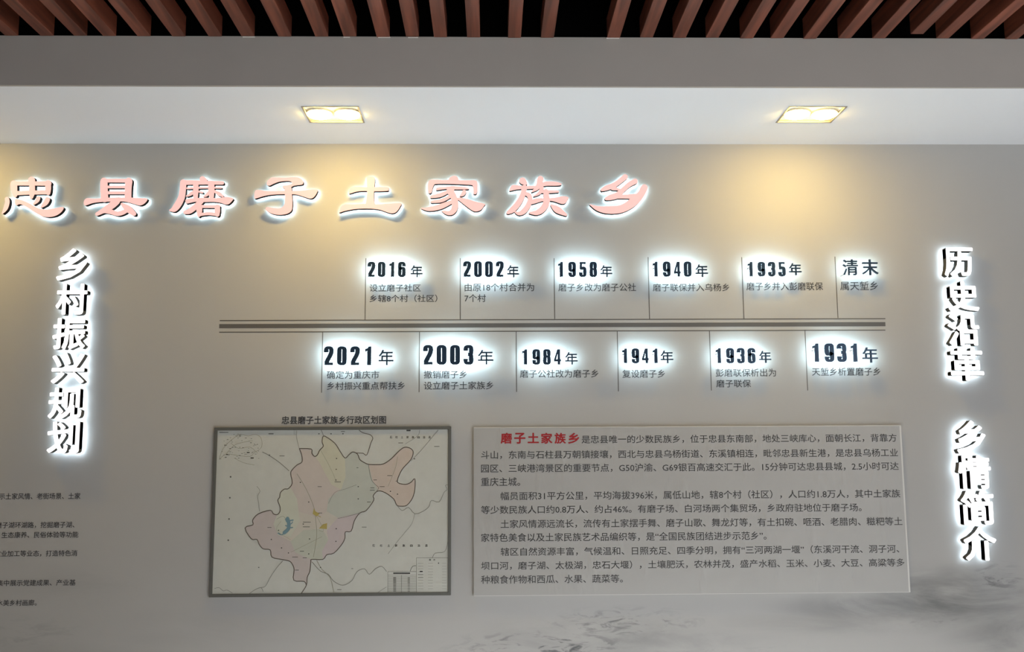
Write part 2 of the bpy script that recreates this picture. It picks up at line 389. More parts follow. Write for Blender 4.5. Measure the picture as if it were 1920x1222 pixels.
# title: brush-style letters, each traced stroke by stroke ('s' = swelling stroke, 'p' = outline)
TITLE = {
 '忠': (0, [('s', [(315, 300, 78), (322, 420, 74), (345, 560, 50)]), ('s', [(300, 290, 48), (650, 292, 46), (1130, 290, 52)]), ('s', [(350, 515, 48), (700, 500, 45), (1110, 492, 48)]),
   ('s', [(1100, 280, 66), (1105, 400, 66), (1105, 510, 50)]), ('s', [(725, 215, 80), (735, 330, 66), (735, 500, 66), (722, 610, 38)]),
   ('s', [(160, 650, 50), (170, 720, 52), (130, 860, 50), (60, 970, 18)]),
   ('p', [(350, 660), (400, 645), (520, 680), (700, 760), (860, 850), (1020, 885), (1200, 870), (1430, 830), (1455, 880), (1370, 980), (1240, 1045), (1090, 1062), (950, 1035), (800, 955), (640, 850), (500, 775), (430, 770), (375, 795), (345, 730)]),
   ('s', [(880, 625, 48), (850, 690, 45), (770, 770, 18)]), ('s', [(1090, 660, 58), (1040, 745, 55), (945, 835, 20)])]),
 '县': (150, [('s', [(550, 240, 82), (550, 400, 84), (565, 640, 84)]), ('s', [(520, 225, 42), (1130, 228, 44)]), ('s', [(1118, 240, 84), (1105, 400, 78), (1100, 640, 78)]),
   ('s', [(600, 372, 30), (1080, 372, 30)]), ('s', [(600, 505, 34), (1080, 505, 34)]),
   ('p', [(90, 740), (105, 670), (170, 630), (300, 638), (500, 630), (700, 615), (1150, 615), (1350, 628), (1530, 635), (1540, 680), (1480, 750), (1400, 792), (1330, 790), (1180, 745), (1000, 705), (700, 705), (450, 720), (280, 745), (120, 797)]),
   ('s', [(840, 690, 85), (720, 800, 80), (560, 900, 62), (390, 995, 40)]), ('s', [(390, 985, 34), (550, 925, 48), (700, 940, 55), (860, 985, 52), (990, 955, 50), (1090, 890, 50)]),
   ('s', [(970, 770, 40), (1100, 870, 78), (1240, 985, 52)])]),
 '磨': (310, [('s', [(850, 190, 66), (890, 240, 76)]), ('s', [(420, 268, 55), (900, 272, 44), (1310, 280, 38)]), ('s', [(410, 270, 72), (400, 440, 72), (370, 610, 76), (290, 770, 80), (200, 880, 66), (110, 905, 20)]),
   ('s', [(500, 402, 22), (900, 388, 20), (1280, 392, 18)]), ('s', [(697, 310, 62), (700, 450, 62), (690, 620, 52)]), ('s', [(660, 480, 38), (570, 540, 36), (490, 580, 18)]), ('s', [(780, 480, 22), (850, 500, 22)]),
   ('s', [(1052, 300, 72), (1056, 450, 70), (1060, 590, 56)]), ('s', [(1010, 490, 34), (940, 560, 34), (880, 595, 14)]), ('s', [(1130, 470, 28), (1230, 530, 44), (1315, 580, 26)]),
   ('p', [(470, 745), (480, 650), (700, 630), (900, 620), (1200, 625), (1400, 600), (1550, 630), (1535, 690), (1450, 768), (1370, 772), (1280, 738), (1100, 715), (900, 718), (690, 712), (520, 750)]),
   ('s', [(830, 690, 60), (720, 800, 62), (570, 920, 60), (455, 955, 42)]), ('s', [(785, 830, 58), (780, 930, 66), (770, 1030, 34)]), ('s', [(800, 820, 34), (1230, 822, 34)]), ('s', [(1195, 830, 60), (1195, 930, 62), (1195, 1010, 46)]),
   ('s', [(780, 1010, 34), (980, 985, 34), (1210, 1010, 36)])]),
 '子': (470, [('p', [(372, 318), (385, 240), (440, 185), (520, 152), (800, 160), (1000, 145), (1110, 160), (1190, 220), (1205, 280), (1170, 318), (1000, 340), (930, 375), (905, 400), (760, 400), (745, 345), (860, 330), (950, 285), (900, 238), (780, 235), (640, 255), (520, 300), (430, 342)]),
   ('p', [(85, 625), (88, 520), (120, 450), (200, 442), (400, 465), (750, 460), (1000, 460), (1200, 455), (1400, 430), (1530, 438), (1510, 520), (1450, 602), (1380, 638), (1300, 622), (1200, 588), (1050, 545), (900, 535), (600, 540), (400, 560), (250, 595), (120, 634)]),
   ('p', [(780, 370), (925, 370), (945, 560), (958, 700), (952, 850), (930, 920), (850, 980), (700, 1010), (560, 1000), (450, 965), (345, 890), (370, 835), (480, 842), (600, 860), (700, 850), (765, 790), (785, 700), (785, 550)])]),
 '土': (630, [('p', [(290, 505), (305, 430), (380, 373), (480, 368), (700, 375), (1000, 370), (1190, 380), (1205, 420), (1180, 462), (900, 470), (650, 465), (480, 475), (330, 520)]),
   ('p', [(700, 170), (740, 132), (850, 138), (892, 190), (880, 350), (870, 500), (875, 700), (890, 810), (690, 810), (705, 600), (712, 400)]),
   ('p', [(72, 945), (100, 850), (160, 780), (240, 762), (400, 770), (700, 755), (1000, 770), (1200, 755), (1485, 738), (1465, 830), (1385, 940), (1300, 975), (1200, 960), (1100, 925), (1000, 892), (850, 872), (600, 868), (400, 882), (200, 922), (95, 955)])]),
 '家': (785, [('p', [(222, 500), (208, 400), (215, 280), (260, 218), (340, 203), (660, 213), (700, 168), (780, 122), (860, 122), (905, 170), (940, 218), (1200, 218), (1300, 222), (1350, 280), (1348, 450), (1322, 525), (1280, 540), (1250, 510), (1250, 420), (1240, 350), (1200, 325), (1000, 312), (700, 300), (400, 302), (350, 330), (320, 400), (300, 490), (260, 520)]),
   ('p', [(400, 445), (430, 385), (600, 368), (800, 350), (1050, 372), (1140, 398), (1130, 425), (850, 428), (640, 418), (500, 435)]),
   ('p', [(640, 440), (700, 385), (820, 395), (812, 460), (862, 560), (903, 680), (905, 820), (872, 920), (790, 1002), (690, 1018), (600, 988), (525, 920), (590, 905), (680, 925), (738, 880), (758, 780), (748, 680), (718, 580), (660, 520)]),
   ('s', [(690, 470, 36), (490, 558, 46), (290, 595, 32)]), ('s', [(750, 570, 32), (530, 678, 42), (300, 710, 30)]), ('s', [(780, 700, 40), (500, 820, 60), (240, 878, 46), (70, 862, 12)]),
   ('s', [(1045, 485, 50), (1010, 540, 42), (950, 578, 14)]),
   ('p', [(870, 630), (960, 612), (1150, 658), (1300, 708), (1515, 760), (1495, 810), (1425, 900), (1320, 935), (1230, 912), (1100, 820), (985, 730)])]),
 '族': (940, [('p', [(408, 240), (430, 178), (490, 155), (552, 190), (592, 312), (500, 315), (440, 290)]),
   ('p', [(183, 450), (215, 370), (270, 325), (450, 340), (700, 348), (790, 345), (760, 405), (600, 420), (430, 422), (300, 440), (210, 462)]),
   ('s', [(530, 380, 62), (490, 550, 62), (400, 730, 66), (260, 890, 66), (150, 960, 36)]),
   ('s', [(540, 520, 40), (630, 560, 52), (660, 650, 56), (610, 800, 60), (510, 930, 62), (400, 980, 42), (320, 945, 18)]),
   ('s', [(895, 190, 72), (865, 310, 62), (800, 410, 45), (700, 480, 14)]), ('s', [(900, 320, 45), (1050, 295, 50), (1250, 298, 46), (1355, 310, 26)]),
   ('s', [(930, 400, 50), (870, 510, 38), (745, 582, 14)]), ('s', [(920, 482, 32), (1120, 480, 32), (1300, 478, 24)]),
   ('p', [(665, 742), (715, 660), (800, 632), (1000, 625), (1200, 625), (1400, 585), (1535, 608), (1522, 660), (1472, 742), (1400, 762), (1320, 742), (1200, 702), (1100, 690), (950, 697), (800, 742), (690, 768)]),
   ('s', [(1020, 470, 58), (1038, 700, 74), (960, 860, 74), (820, 960, 58), (650, 965, 22)]), ('s', [(1145, 785, 24), (1280, 890, 76), (1480, 1010, 30)])]),
 '乡': (1100, [('s', [(880, 140, 62), (760, 240, 56), (620, 335, 58), (450, 395, 58), (355, 435, 36)]), ('s', [(600, 395, 52), (700, 420, 30), (770, 440, 20)]),
   ('s', [(1110, 240, 62), (970, 320, 55), (820, 450, 55), (700, 560, 72), (530, 615, 60), (450, 640, 38)]),
   ('s', [(1320, 390, 80), (1240, 540, 84), (1060, 720, 100), (800, 870, 90), (500, 898, 86), (260, 865, 56), (75, 775, 10)]), ('s', [(640, 590, 50), (900, 592, 46), (1180, 590, 70)])]),
}
where = {'忠': 'first from the left', '县': 'second from the left', '磨': 'third from the left', '子': 'fourth from the left', '土': 'fifth from the left', '家': 'sixth from the left', '族': 'seventh from the left', '乡': 'last on the right'}
YB, YFt = -0.010, -0.032
for ch, (ox, strokes) in TITLE.items():
    shp = []
    for kind, pts in strokes:
        if kind == 's':
            v, f = ribbon(catmull(pts, False, 5)); 
        else:
            q = catmull(pts, True, 3); v, f = q, [tuple(range(len(q)))]
        vv = []
        for p in v:
            w_ = at(ox + p[0] / 12.223, 320 + p[1] / 12.22, YFt); vv.append((w_.x, w_.z))
        shp.append((vv, f))
    letter(shp, YB, YFt, title_face, title_side, halo_t, f'pink brush-style letter {ch} of the large title, {where[ch]}', 'large pink title letters under the soffit', step=0.00012)

# vertical column headings
COLS = [('left column heading', [('乡', 106.5, 163, 465.5, 526), ('村', 105, 163.5, 531.5, 590), ('振', 98.5, 160.5, 596, 655), ('兴', 96.5, 158.5, 661, 719), ('规', 90.5, 153.5, 726, 785), ('划', 88.5, 149, 790, 850)]),
        ('upper right column heading', [('历', 1770, 1825, 464, 518), ('史', 1777, 1835, 527, 583), ('沿', 1777, 1836.5, 588.5, 648), ('革', 1782, 1844, 652, 713.5)]),
        ('lower right column heading', [('乡', 1793, 1848, 788, 850), ('情', 1796.5, 1858, 853.5, 917), ('简', 1802, 1864, 920, 984), ('介', 1807, 1868.5, 987, 1051)])]
order = ['first', 'second', 'third', 'fourth', 'fifth', 'sixth']
YCB, YCF = -0.017, -0.048
for cname, chars in COLS:
    for i, (ch, a, b, c, d) in enumerate(chars):
        shp = fit(glyph(ch, 0.026, 3), *rect_on(a, b, c, d, YCF))
        letter(shp, YCB, YCF, col_face, col_side, halo_c, f'glowing white block letter {ch}, {order[i]} from the top of the {cname}', f'white letters of the {cname}', nback=1)

# ------------------------------------------------------------------ years
def hwv(pts, k=1.0, closed=False):
    out = []; n = len(pts)
    for i, p in enumerate(pts):
        a = pts[i - 1] if (i > 0 or closed) else p; b = pts[(i + 1) % n] if (i < n - 1 or closed) else p
        dx, dy = b[0] - a[0], b[1] - a[1]; l = math.hypot(dx, dy) or 1
        out.append((p[0], p[1], (1.6 + 0.95 * abs(dy / l)) * k))
    return out
def dstroke(pts, closed=False, k=1.0):
    return ribbon(hwv(catmull(pts, closed, 4), k, closed), closed, caps=False)
def poly(pts): return (pts, [tuple(range(len(pts)))])
top = [(2.1, 16), (2.7, 17.8), (5, 18.65), (7.3, 17.8), (7.9, 16)]
bot = [(7.9, 4), (7.3, 2.2), (5, 1.35), (2.7, 2.2), (2.1, 4)]
six = [(7.9, 14.2), (7.9, 16), (7.3, 17.8), (5, 18.65), (2.7, 17.8), (2.1, 16), (2.1, 10), (2.1, 4), (2.7, 2.2), (5, 1.35), (7.3, 2.2), (7.9, 4), (7.9, 9), (7.3, 11), (5.4, 11.8), (3.4, 11), (2.3, 9.6)]
DIG = {
 '0': [dstroke(top + [(7.9, 10)] + bot + [(2.1, 10)], True)],
 '1': [poly([(4.0, 0), (8.5, 0), (8.5, 20), (5.4, 20), (4.6, 18.2), (1.6, 17.2), (1.6, 14.6), (4.0, 15.3)])],
 '2': [dstroke([(2.1, 13.8), (2.1, 16), (2.7, 17.8), (5, 18.65), (7.3, 17.8), (7.9, 16), (7.7, 13.2), (6.2, 9.5), (3.8, 5.2), (2.3, 2)]), poly([(.3, 0), (9.8, 0), (9.8, 2.7), (.6, 2.7)])],
 '3': [dstroke([(2.1, 14.2), (2.1, 16), (2.7, 17.8), (5, 18.65), (7.3, 17.8), (7.9, 16), (7.9, 13), (7.2, 11.2), (4.4, 10.6)]), dstroke([(4.4, 10.4), (7.2, 9.7), (7.9, 7.6)] + bot + [(2.1, 6)])],
 '4': [poly([(5.3, 0), (8.7, 0), (8.7, 20), (5.3, 20)]), poly([(4.8, 20), (7, 20), (3.1, 7), (.3, 6.6)]), poly([(.3, 4), (9.9, 4), (9.9, 6.9), (.3, 6.9)])],
 '5': [poly([(.9, 17.3), (9.3, 17.3), (9.3, 20), (.9, 20)]), poly([(.9, 9.6), (4, 9.6), (4, 18), (.9, 18)]), dstroke([(2.6, 10.6), (5, 12.1), (7.3, 11.2), (7.9, 9)] + bot + [(2.1, 6)])],
 '6': [dstroke(six)],
 '8': [dstroke([(2.3, 15.8), (2.9, 17.9), (5, 18.65), (7.1, 17.9), (7.7, 15.8), (7.7, 13.4), (7.1, 11.4), (5, 10.6), (2.9, 11.4), (2.3, 13.4)], True),
       dstroke([(2.1, 7.6), (2.7, 9.6), (5, 10.4), (7.3, 9.6), (7.9, 7.6), (7.9, 4.1), (7.3, 2.2), (5, 1.35), (2.7, 2.2), (2.1, 4.1)], True)],
}
DIG['9'] = [([(10 - p[0], 20 - p[1]) for p in v], f) for v, f in DIG['6']]
YEARS = [('2016', 689.8, 760, 491, 518.5, 770, 792, 497, 519, 'upper'), ('2002', 869, 944, 490, 518.5, 951, 973, 497, 519.5, 'upper'), ('1958', 1046.4, 1119, 491, 518.5, 1126, 1148, 497, 518.5, 'upper'),
         ('1940', 1224, 1296, 490.5, 518, 1304.5, 1327.5, 495.5, 518.5, 'upper'), ('1935', 1402.5, 1472.5, 491, 517.5, 1480, 1503, 493, 515.5, 'upper'),
         ('2021', 608, 696.5, 649.5, 684, 710, 737.5, 655.6, 684, 'lower'), ('2003', 794, 887, 647, 683, 896, 925, 655.6, 682.7, 'lower'), ('1984', 979, 1052, 654.7, 683, 1060, 1083, 660, 683, 'lower'),
         ('1941', 1166.7, 1233, 653.3, 680.5, 1239, 1262.5, 657, 680.3, 'lower'), ('1936', 1342.5, 1416, 652.5, 680.5, 1424, 1446, 657.5, 680, 'lower'), ('1931', 1524, 1608, 643.8, 678, 1618, 1646, 651, 679.5, 'lower')]
YYB, YYF = -0.040, -0.048
WORD = dict(zip('0123456789', 'zero one two three four five six seven eight nine'.split()))
for yi, (yr, a, b, c, d, na, nb, nc, nd, row) in enumerate(YEARS):
    ordn = order[yi if yi < 5 else yi - 5]
    n1 = yr.count('1'); wfull = (d - c) * .48
    pitchpx = (b - a - wfull) / 3 + (0.6 if yr[-1] == '1' else 0)
    for i, ch in enumerate(yr):
        x0 = a + i * pitchpx - (wfull * .16 if (ch == '1' and i == 0) else 0)
        x1 = x0 + wfull; r = rect_on(x0, x1, c, d, YYF)
        shp = [([(r[0] + p[0] / 10 * (r[1] - r[0]), r[2] + p[1] / 20 * (r[3] - r[2])) for p in v], f) for v, f in DIG[ch]]
        same = [k for k, q in enumerate(yr) if q == ch]
        nm = f'digit {WORD[ch]}' if len(same) == 1 else (('first ' if i == same[0] else 'second ') + f'digit {WORD[ch]}')
        letter(shp, YYB, YYF, year_face, year_side, halo_y, f'dark navy {nm} of haloed year {yr}, {ordn} from left, {row} row', f'digits of the year {yr}', 'digit', step=0.00012)
    shp = fit(glyph('年', 0.011, 3), *rect_on(na, nb, nc, nd, YYF))
    letter(shp, YYB, YYF, year_face, year_side, halo_y, f'dark thin letter 年 after haloed year {yr}, {ordn} from left, {row} row', 'letters 年 after the years', nback=1)
for (ch, a, b, t_) in (('清', 1580.5, 1609, 'left'), ('末', 1617, 1647, 'right')):
    shp = fit(glyph(ch, 0.009, 3), *rect_on(a, b, 486, 515.5, YYF))
    letter(shp, YYB, YYF, year_face, year_side, halo_y, f'dark thin letter {ch}, {t_} one of the haloed pair ending the upper row', 'haloed pair of thin letters', nback=1)

# ------------------------------------------------------------------ print on the wall: timeline and captions
yp = -0.0006
def hline(pxa, pya, pxb, pyb, w):
    a, b = at(pxa, pya), at(pxb, pyb); z = (a.z + b.z) / 2; h = w / 2 * DIST / F
    return ([(a.x, z - h), (b.x, z - h), (b.x, z + h), (a.x, z + h)], [(0, 1, 2, 3)])
def vline(px, py, qx, qy, w):
    a, b = at(px, py), at(qx, qy); x = (a.x + b.x) / 2; h = w / 2 * DIST / F
    return ([(x - h, b.z), (x + h, b.z), (x + h, a.z), (x - h, a.z)], [(0, 1, 2, 3)])
flat('timeline_bar', [hline(411, 612, 1660, 607, 8)], yp, barm, wall, 'thick dark grey horizontal timeline bar')
flat('timeline_rule', [hline(412, 601.2, 1660, 597, 1.8)], yp, linem, wall, 'thin line above the timeline bar')
flat('timeline_rule', [hline(411, 623.6, 1660, 617.8, 1.8)], yp, linem, wall, 'thin line below the timeline bar')
for t_ in [(686, 484, 684.5, 600), (863.5, 484, 862.5, 599), (1039, 484, 1040, 598), (1215, 482, 1218, 598), (1390.5, 482, 1395, 597), (1565.5, 481, 1571, 596),
          (605, 623, 603, 736), (787, 622, 785.5, 735), (968, 621, 968.5, 734.5), (1157.5, 620, 1159.5, 733.5), (1330, 619.5, 1334, 732), (1509, 618, 1514.5, 732)]:
    flat('timeline_tick', [vline(*t_, 1.5)], yp - .0001, linem, wall)
CAPS = [('设立磨子社区', 693, 789, 532.6, 546.4), ('乡辖8个村（社区）', 693, 820, 552.3, 566.3), ('由原18个村合并为', 871.3, 1001.5, 531, 546), ('7个村', 871, 911, 551.6, 566),
        ('磨子乡改为磨子公社', 1047, 1192.5, 531, 546), ('磨子联保并入乌杨乡', 1224, 1367.5, 531.5, 546), ('磨子乡并入彭磨联保', 1399.5, 1543, 529, 544.2), ('属天堑乡', 1575.5, 1646, 527.5, 544),
        ('确定为重庆市', 612.8, 711, 695, 710), ('乡村振兴重点帮扶乡', 613, 759, 715.8, 730.5), ('撤销磨子乡', 794.7, 875, 694.5, 709.3), ('设立磨子土家族乡', 794.7, 925, 715, 730),
        ('磨子公社改为磨子乡', 975, 1122, 692.8, 707.8), ('复设磨子乡', 1167, 1246.7, 693, 708), ('彭磨联保析出为', 1342, 1455, 691, 706), ('磨子联保', 1343, 1408, 711.7, 726),
        ('天堑乡析置磨子乡', 1522.5, 1650.7, 689, 704)]
for (t_, a, b, c, d) in CAPS:
    flat('printed_caption', text_shape(t_, a, b, c, d, yp, .007), yp, inkm, wall, f'small dark printed caption reading {t_}')
LEFT = [('示土家风情、老街场景、土家', -1.5, 150.7, 924, 935.8), ('磨子湖环湖路，挖掘磨子湖、', -8, 139.7, 978, 989.8), ('生态康养、民俗体验等功能', 3, 147, 996.5, 1008),
        ('农业加工等业态，打造特色消', -10, 144.7, 1031.5, 1043.2), ('集中展示党建成果、产业基', -6, 141.8, 1086.5, 1098), ('水美乡村画廊。', -6, 69, 1124, 1135.5)]
for (t_, a, b, c, d) in LEFT:
    flat('printed_text', text_shape(t_, a, b, c, d, yp, .011), yp, inkm, wall, f'line of dark print cut by the left edge of the picture, ending in {t_[-2:]}')
flat('printed_heading', text_shape('忠县磨子土家族乡行政区划图', 528, 724, 779.5, 794.7, yp, .022, 3), yp, inkm, wall, 'bold black printed heading above the map')

# ------------------------------------------------------------------ text board
boardm = mat('white_foam_board', (0.60, 0.59, 0.56), 0.5)
def sheet_mat():
    m = mat('grey_printed_sheet', (0.385, 0.38, 0.365), 0.42, var=0.03, vscale=3, spec=0.35)
    nt = m.node_tree; N = nt.nodes; L = nt.links; b = N['Principled BSDF']
    g = N.new('ShaderNodeNewGeometry'); mp = N.new('ShaderNodeMapping'); mp.inputs['Scale'].default_value = (14, 1, 4.5); mp.inputs['Rotation'].default_value = (0, .25, 0)
    n = N.new('ShaderNodeTexNoise'); n.inputs['Scale'].default_value = 1; n.inputs['Detail'].default_value = 3
    r = N.new('ShaderNodeMapRange'); r.interpolation_type = 'SMOOTHSTEP'; r.inputs['From Min'].default_value = .52; r.inputs['From Max'].default_value = .78
    bp = N.new('ShaderNodeBump'); bp.inputs['Strength'].default_value = .3; bp.inputs['Distance'].default_value = .006
    L.new(g.outputs['Position'], mp.inputs['Vector']); L.new(mp.outputs[0], n.inputs['Vector']); L.new(n.outputs['Fac'], r.inputs['Value']); L.new(r.outputs[0], bp.inputs['Height']); L.new(bp.outputs[0], b.inputs['Normal'])
    return m
sheetm = sheet_mat()
TB = -.016
pl, pr = at(888, 958, TB).x, at(1698.5, 955, TB).x; pt, pb = at(1288, 798.7, TB).z, at(1298, 1113.8, TB).z
root = bpy.data.objects.new('text_board', None); COL.objects.link(root); root.location = ((pl + pr) / 2, 0, pb)
tag(root, 'wide grey text board with red heading and dark print, right of the map', 'board')
rx, rz = root.location.x, root.location.z
boxes('board', [(pl - rx, pr - rx, TB, -.0012, 0, pt - pb)], boardm, root, bevel=.001)
g = .0043
flat('printed_sheet', [([(pl + .001, pb + .002), (pr - 1.6 * g, pb + .002), (pr - 1.6 * g, pt - g * .8), (pl + .001, pt - g * .8)], [(0, 1, 2, 3)])], TB - .0005, sheetm, root, 'grey wrinkled printed sheet')
yt = TB - .0011
red = []
for i, c_ in enumerate('磨子土家族乡'):
    x = 938.7 + i * 25.25
    red += text_shape(c_, x, x + 21.3, 811.2, 831.6 if c_ != '土' else 830.6, yt, .03, 3)
flat('red_lettering', red, yt, redm, root, 'bold red lettering at the start of the text')
PAR = [('是忠县唯一的少数民族乡，位于忠县东南部，地处三峡库心，面朝长江，背靠方', 1090.4, 1681, 815.4, 830.8, 813.6, 829),
       ('斗山，东南与石柱县万朝镇接壤，西北与忠县乌杨街道、东溪镇相连，毗邻忠县新生港，是忠县乌杨工业', 902, 1683.6, 844, 859.5, 841.7, 857),
       ('园区、三峡港湾景区的重要节点，G50沪渝、G69银百高速交汇于此。15分钟可达忠县县城，2.5小时可达', 902, 1685, 869.2, 885, 866.8, 882.3),
       ('重庆主城。', 902, 975.2, 895, 911, 895, 911),
       ('幅员面积31平方公里，平均海拔396米，属低山地，辖8个村（社区），人口约1.8万人，其中土家族', 938.7, 1688, 921, 937, 917.8, 933.6),
       ('等少数民族人口约0.8万人、约占46%。有磨子场、白河场两个集贸场，乡政府驻地位于磨子场。', 902, 1615.4, 947, 962.6, 944, 960),
       ('土家风情源远流长，流传有土家摆手舞、磨子山歌、舞龙灯等，有土扣碗、咂酒、老腊肉、糍粑等土', 938.7, 1692, 973, 989, 970.5, 986),
       ('家特色美食以及土家民族艺术品编织等，是“全国民族团结进步示范乡”。', 902, 1437, 998.8, 1015, 997, 1013),
       ('辖区自然资源丰富，气候温和、日照充足、四季分明，拥有“三河两湖一堰”（东溪河干流、洞子河、', 938.7, 1686, 1025, 1040.7, 1022, 1038),
       ('坝口河，磨子湖、太极湖，忠石大堰），土壤肥沃，农林并茂，盛产水稻、玉米、小麦、大豆、高粱等多', 902, 1696, 1051, 1066.5, 1048, 1064),
       ('种粮食作物和西瓜、水果、蔬菜等。', 902, 1167.8, 1078, 1093.6, 1077, 1092.6)]
ords = ['first', 'second', 'third', 'fourth', 'fifth', 'sixth', 'seventh', 'eighth', 'ninth', 'tenth', 'last']
for i, (t_, a, b, c, d, c2, d2) in enumerate(PAR):
    s = glyph(t_, .006, 2)
    L0, R0 = at(a, (c + d) / 2, yt), at(b, (c2 + d2) / 2, yt)
    h = (at(a, c, yt).z - at(a, d, yt).z)
    zc = (L0.z + R0.z) / 2
    flat('text_line', fit(s, L0.x, R0.x, zc - h / 2, zc + h / 2), yt, inkboard, root)

# ------------------------------------------------------------------ map
framem = mat('grey_map_frame', (0.105, 0.105, 0.095), 0.5)
def map_mat(name, col): return mat(name, col, 0.45, var=0.05, vscale=30, spec=0.3)
sheet2 = map_mat('map_paper', (0.50, 0.505, 0.46))
MB = -.010
ml, mr_ = at(397.3, 959, MB).x, at(845.7, 957, MB).x; mt, mb = at(622, 800.3, MB).z, at(620, 1117.5, MB).z
root = bpy.data.objects.new('framed_map', None); COL.objects.link(root); root.location = ((ml + mr_) / 2, 0, mb)
tag(root, 'framed township map with pastel regions, hanging below the bold black heading', 'map')
rx, rz = root.location.x, root.location.z
fr = .0118
hh = mt - mb
boxes('frame_rail', [(ml - rx, mr_ - rx, -.014, 0, 0, fr)], framem, root, bevel=.001)
boxes('frame_rail', [(ml - rx, mr_ - rx, -.014, 0, hh - fr, hh)], framem, root, bevel=.001)
boxes('frame_rail', [(ml - rx, ml - rx + fr, -.014, 0, fr, hh - fr)], framem, root, bevel=.001)
boxes('frame_rail', [(mr_ - rx - fr, mr_ - rx, -.014, 0, fr, hh - fr)], framem, root, bevel=.001)
boxes('map_sheet', [(ml - rx + fr - .001, mr_ - rx - fr + .001, -.008, -.001, fr - .001, hh - fr + .001)], sheet2, root)
MS = 3.394
def mp_(pts): return [(380 + a / MS, 770 + b / MS) for a, b in pts]
up_ = [(615, 240), (690, 243), (695, 270), (712, 290), (730, 280), (745, 250), (768, 225), (760, 200), (765, 165), (785, 165), (840, 205), (870, 250), (905, 300), (930, 280), (955, 262), (985, 275), (1000, 310), (1030, 330), (1055, 340), (1100, 342), (1150, 338),
       (1200, 305), (1250, 255), (1285, 232), (1320, 238), (1340, 262), (1325, 310), (1275, 365), (1250, 410), (1240, 455), (1290, 468), (1325, 455), (1350, 432), (1350, 500), (1335, 555), (1300, 600), (1265, 607), (1235, 600), (1215, 560), (1160, 520), (1115, 510),
       (1085, 540), (1088, 570), (1040, 635), (1000, 650), (965, 700), (945, 765), (908, 770), (905, 810), (885, 850), (835, 905), (790, 915), (765, 945), (695, 945), (688, 960), (682, 1020), (665, 1060), (660, 1110)]
lo_ = [(660, 1110), (645, 1085), (580, 1078), (582, 1010), (570, 975), (550, 955), (500, 945), (440, 930), (430, 885), (385, 878), (360, 850), (345, 818), (310, 815), (270, 745), (320, 725), (318, 695), (355, 655), (430, 633), (450, 655), (475, 660), (492, 640),
       (492, 610), (478, 570), (490, 550), (495, 520), (520, 498), (545, 495), (570, 460), (560, 400), (570, 375), (600, 345), (632, 325), (630, 280), (615, 240)]
full = up_[:-1] + lo_[:-1]
REG = [('cream', (0.50, 0.455, 0.385), full),
       ('rose', (0.49, 0.415, 0.375), [(615, 240), (690, 243), (695, 270), (712, 290), (745, 330), (780, 400), (850, 470), (880, 500), (800, 560), (790, 640), (740, 680), (610, 640), (600, 560), (560, 490), (570, 460), (560, 400), (570, 375), (600, 345), (632, 325), (630, 280)]),
       ('yellow', (0.50, 0.485, 0.355), [(712, 290), (730, 280), (745, 250), (768, 225), (760, 200), (765, 165), (785, 165), (840, 205), (870, 250), (905, 300), (910, 420), (880, 500), (820, 470), (780, 400), (745, 330)]),
       ('teal', (0.405, 0.43, 0.375), [(905, 300), (930, 280), (955, 262), (985, 275), (1000, 310), (1030, 330), (1055, 340), (1080, 440), (1115, 500), (1085, 540), (1088, 570), (1040, 635), (1000, 650), (860, 680), (790, 640), (800, 560), (880, 500), (910, 420)]),
       ('salmon', (0.51, 0.41, 0.345), [(1055, 340), (1100, 342), (1150, 338), (1200, 305), (1250, 255), (1285, 232), (1320, 238), (1340, 262), (1325, 310), (1275, 365), (1250, 410), (1240, 455), (1290, 468), (1325, 455), (1350, 432), (1350, 500), (1335, 555), (1300, 600), (1265, 607), (1235, 600), (1215, 560), (1160, 520), (1115, 500), (1080, 440)]),
       ('lime', (0.485, 0.50, 0.40), [(492, 640), (492, 610), (478, 570), (490, 550), (495, 520), (520, 498), (560, 490), (600, 560), (610, 640), (620, 700), (560, 800), (480, 790), (450, 720), (475, 660)]),
       ('mauve', (0.44, 0.375, 0.365), [(430, 633), (450, 655), (475, 660), (450, 720), (480, 790), (560, 830), (590, 900), (695, 945), (682, 1020), (665, 1060), (660, 1110), (645, 1085), (580, 1078), (582, 1010), (570, 975), (550, 955), (500, 945), (440, 930), (430, 885), (385, 878), (360, 850), (345, 818), (310, 815), (270, 745), (320, 725), (318, 695), (355, 655)]),
       ('sage', (0.42, 0.44, 0.36), [(560, 830), (640, 760), (760, 750), (800, 820), (760, 890), (765, 945), (695, 945), (620, 915), (590, 900)]),
       ('lilac', (0.465, 0.385, 0.40), [(800, 820), (790, 760), (860, 680), (1000, 650), (965, 700), (945, 765), (908, 770), (905, 810), (885, 850), (835, 905), (790, 915), (765, 945), (760, 890)])]
for i, (nm, c, pts) in enumerate(REG):
    c = tuple(.7 * q + .3 * w_ for q, w_ in zip(c, (.50, .49, .43)))
    flat('map_region', [px_poly(mp_(pts), -.0084)], -.0084 - .00008 * i, map_mat('map_' + nm, c), root, f'{nm} coloured map region' if i else None)
yl = -.0094
brd = map_mat('map_border_ink', (0.115, 0.095, 0.075)); riv = map_mat('map_river_ink', (0.20, 0.20, 0.175)); road = map_mat('map_road_ink', (0.30, 0.29, 0.22))
flat('boundary_line', [px_line(mp_(up_ + [(625, 1165)]), 1.5, yl), px_line(mp_(lo_), 1.5, yl),
     px_line(mp_([(995, 122), (1020, 140), (1065, 152), (1083, 175), (1070, 205), (1045, 280), (1020, 270), (975, 268)]), 1.2, yl)], yl, brd, root, 'dark township boundary line')
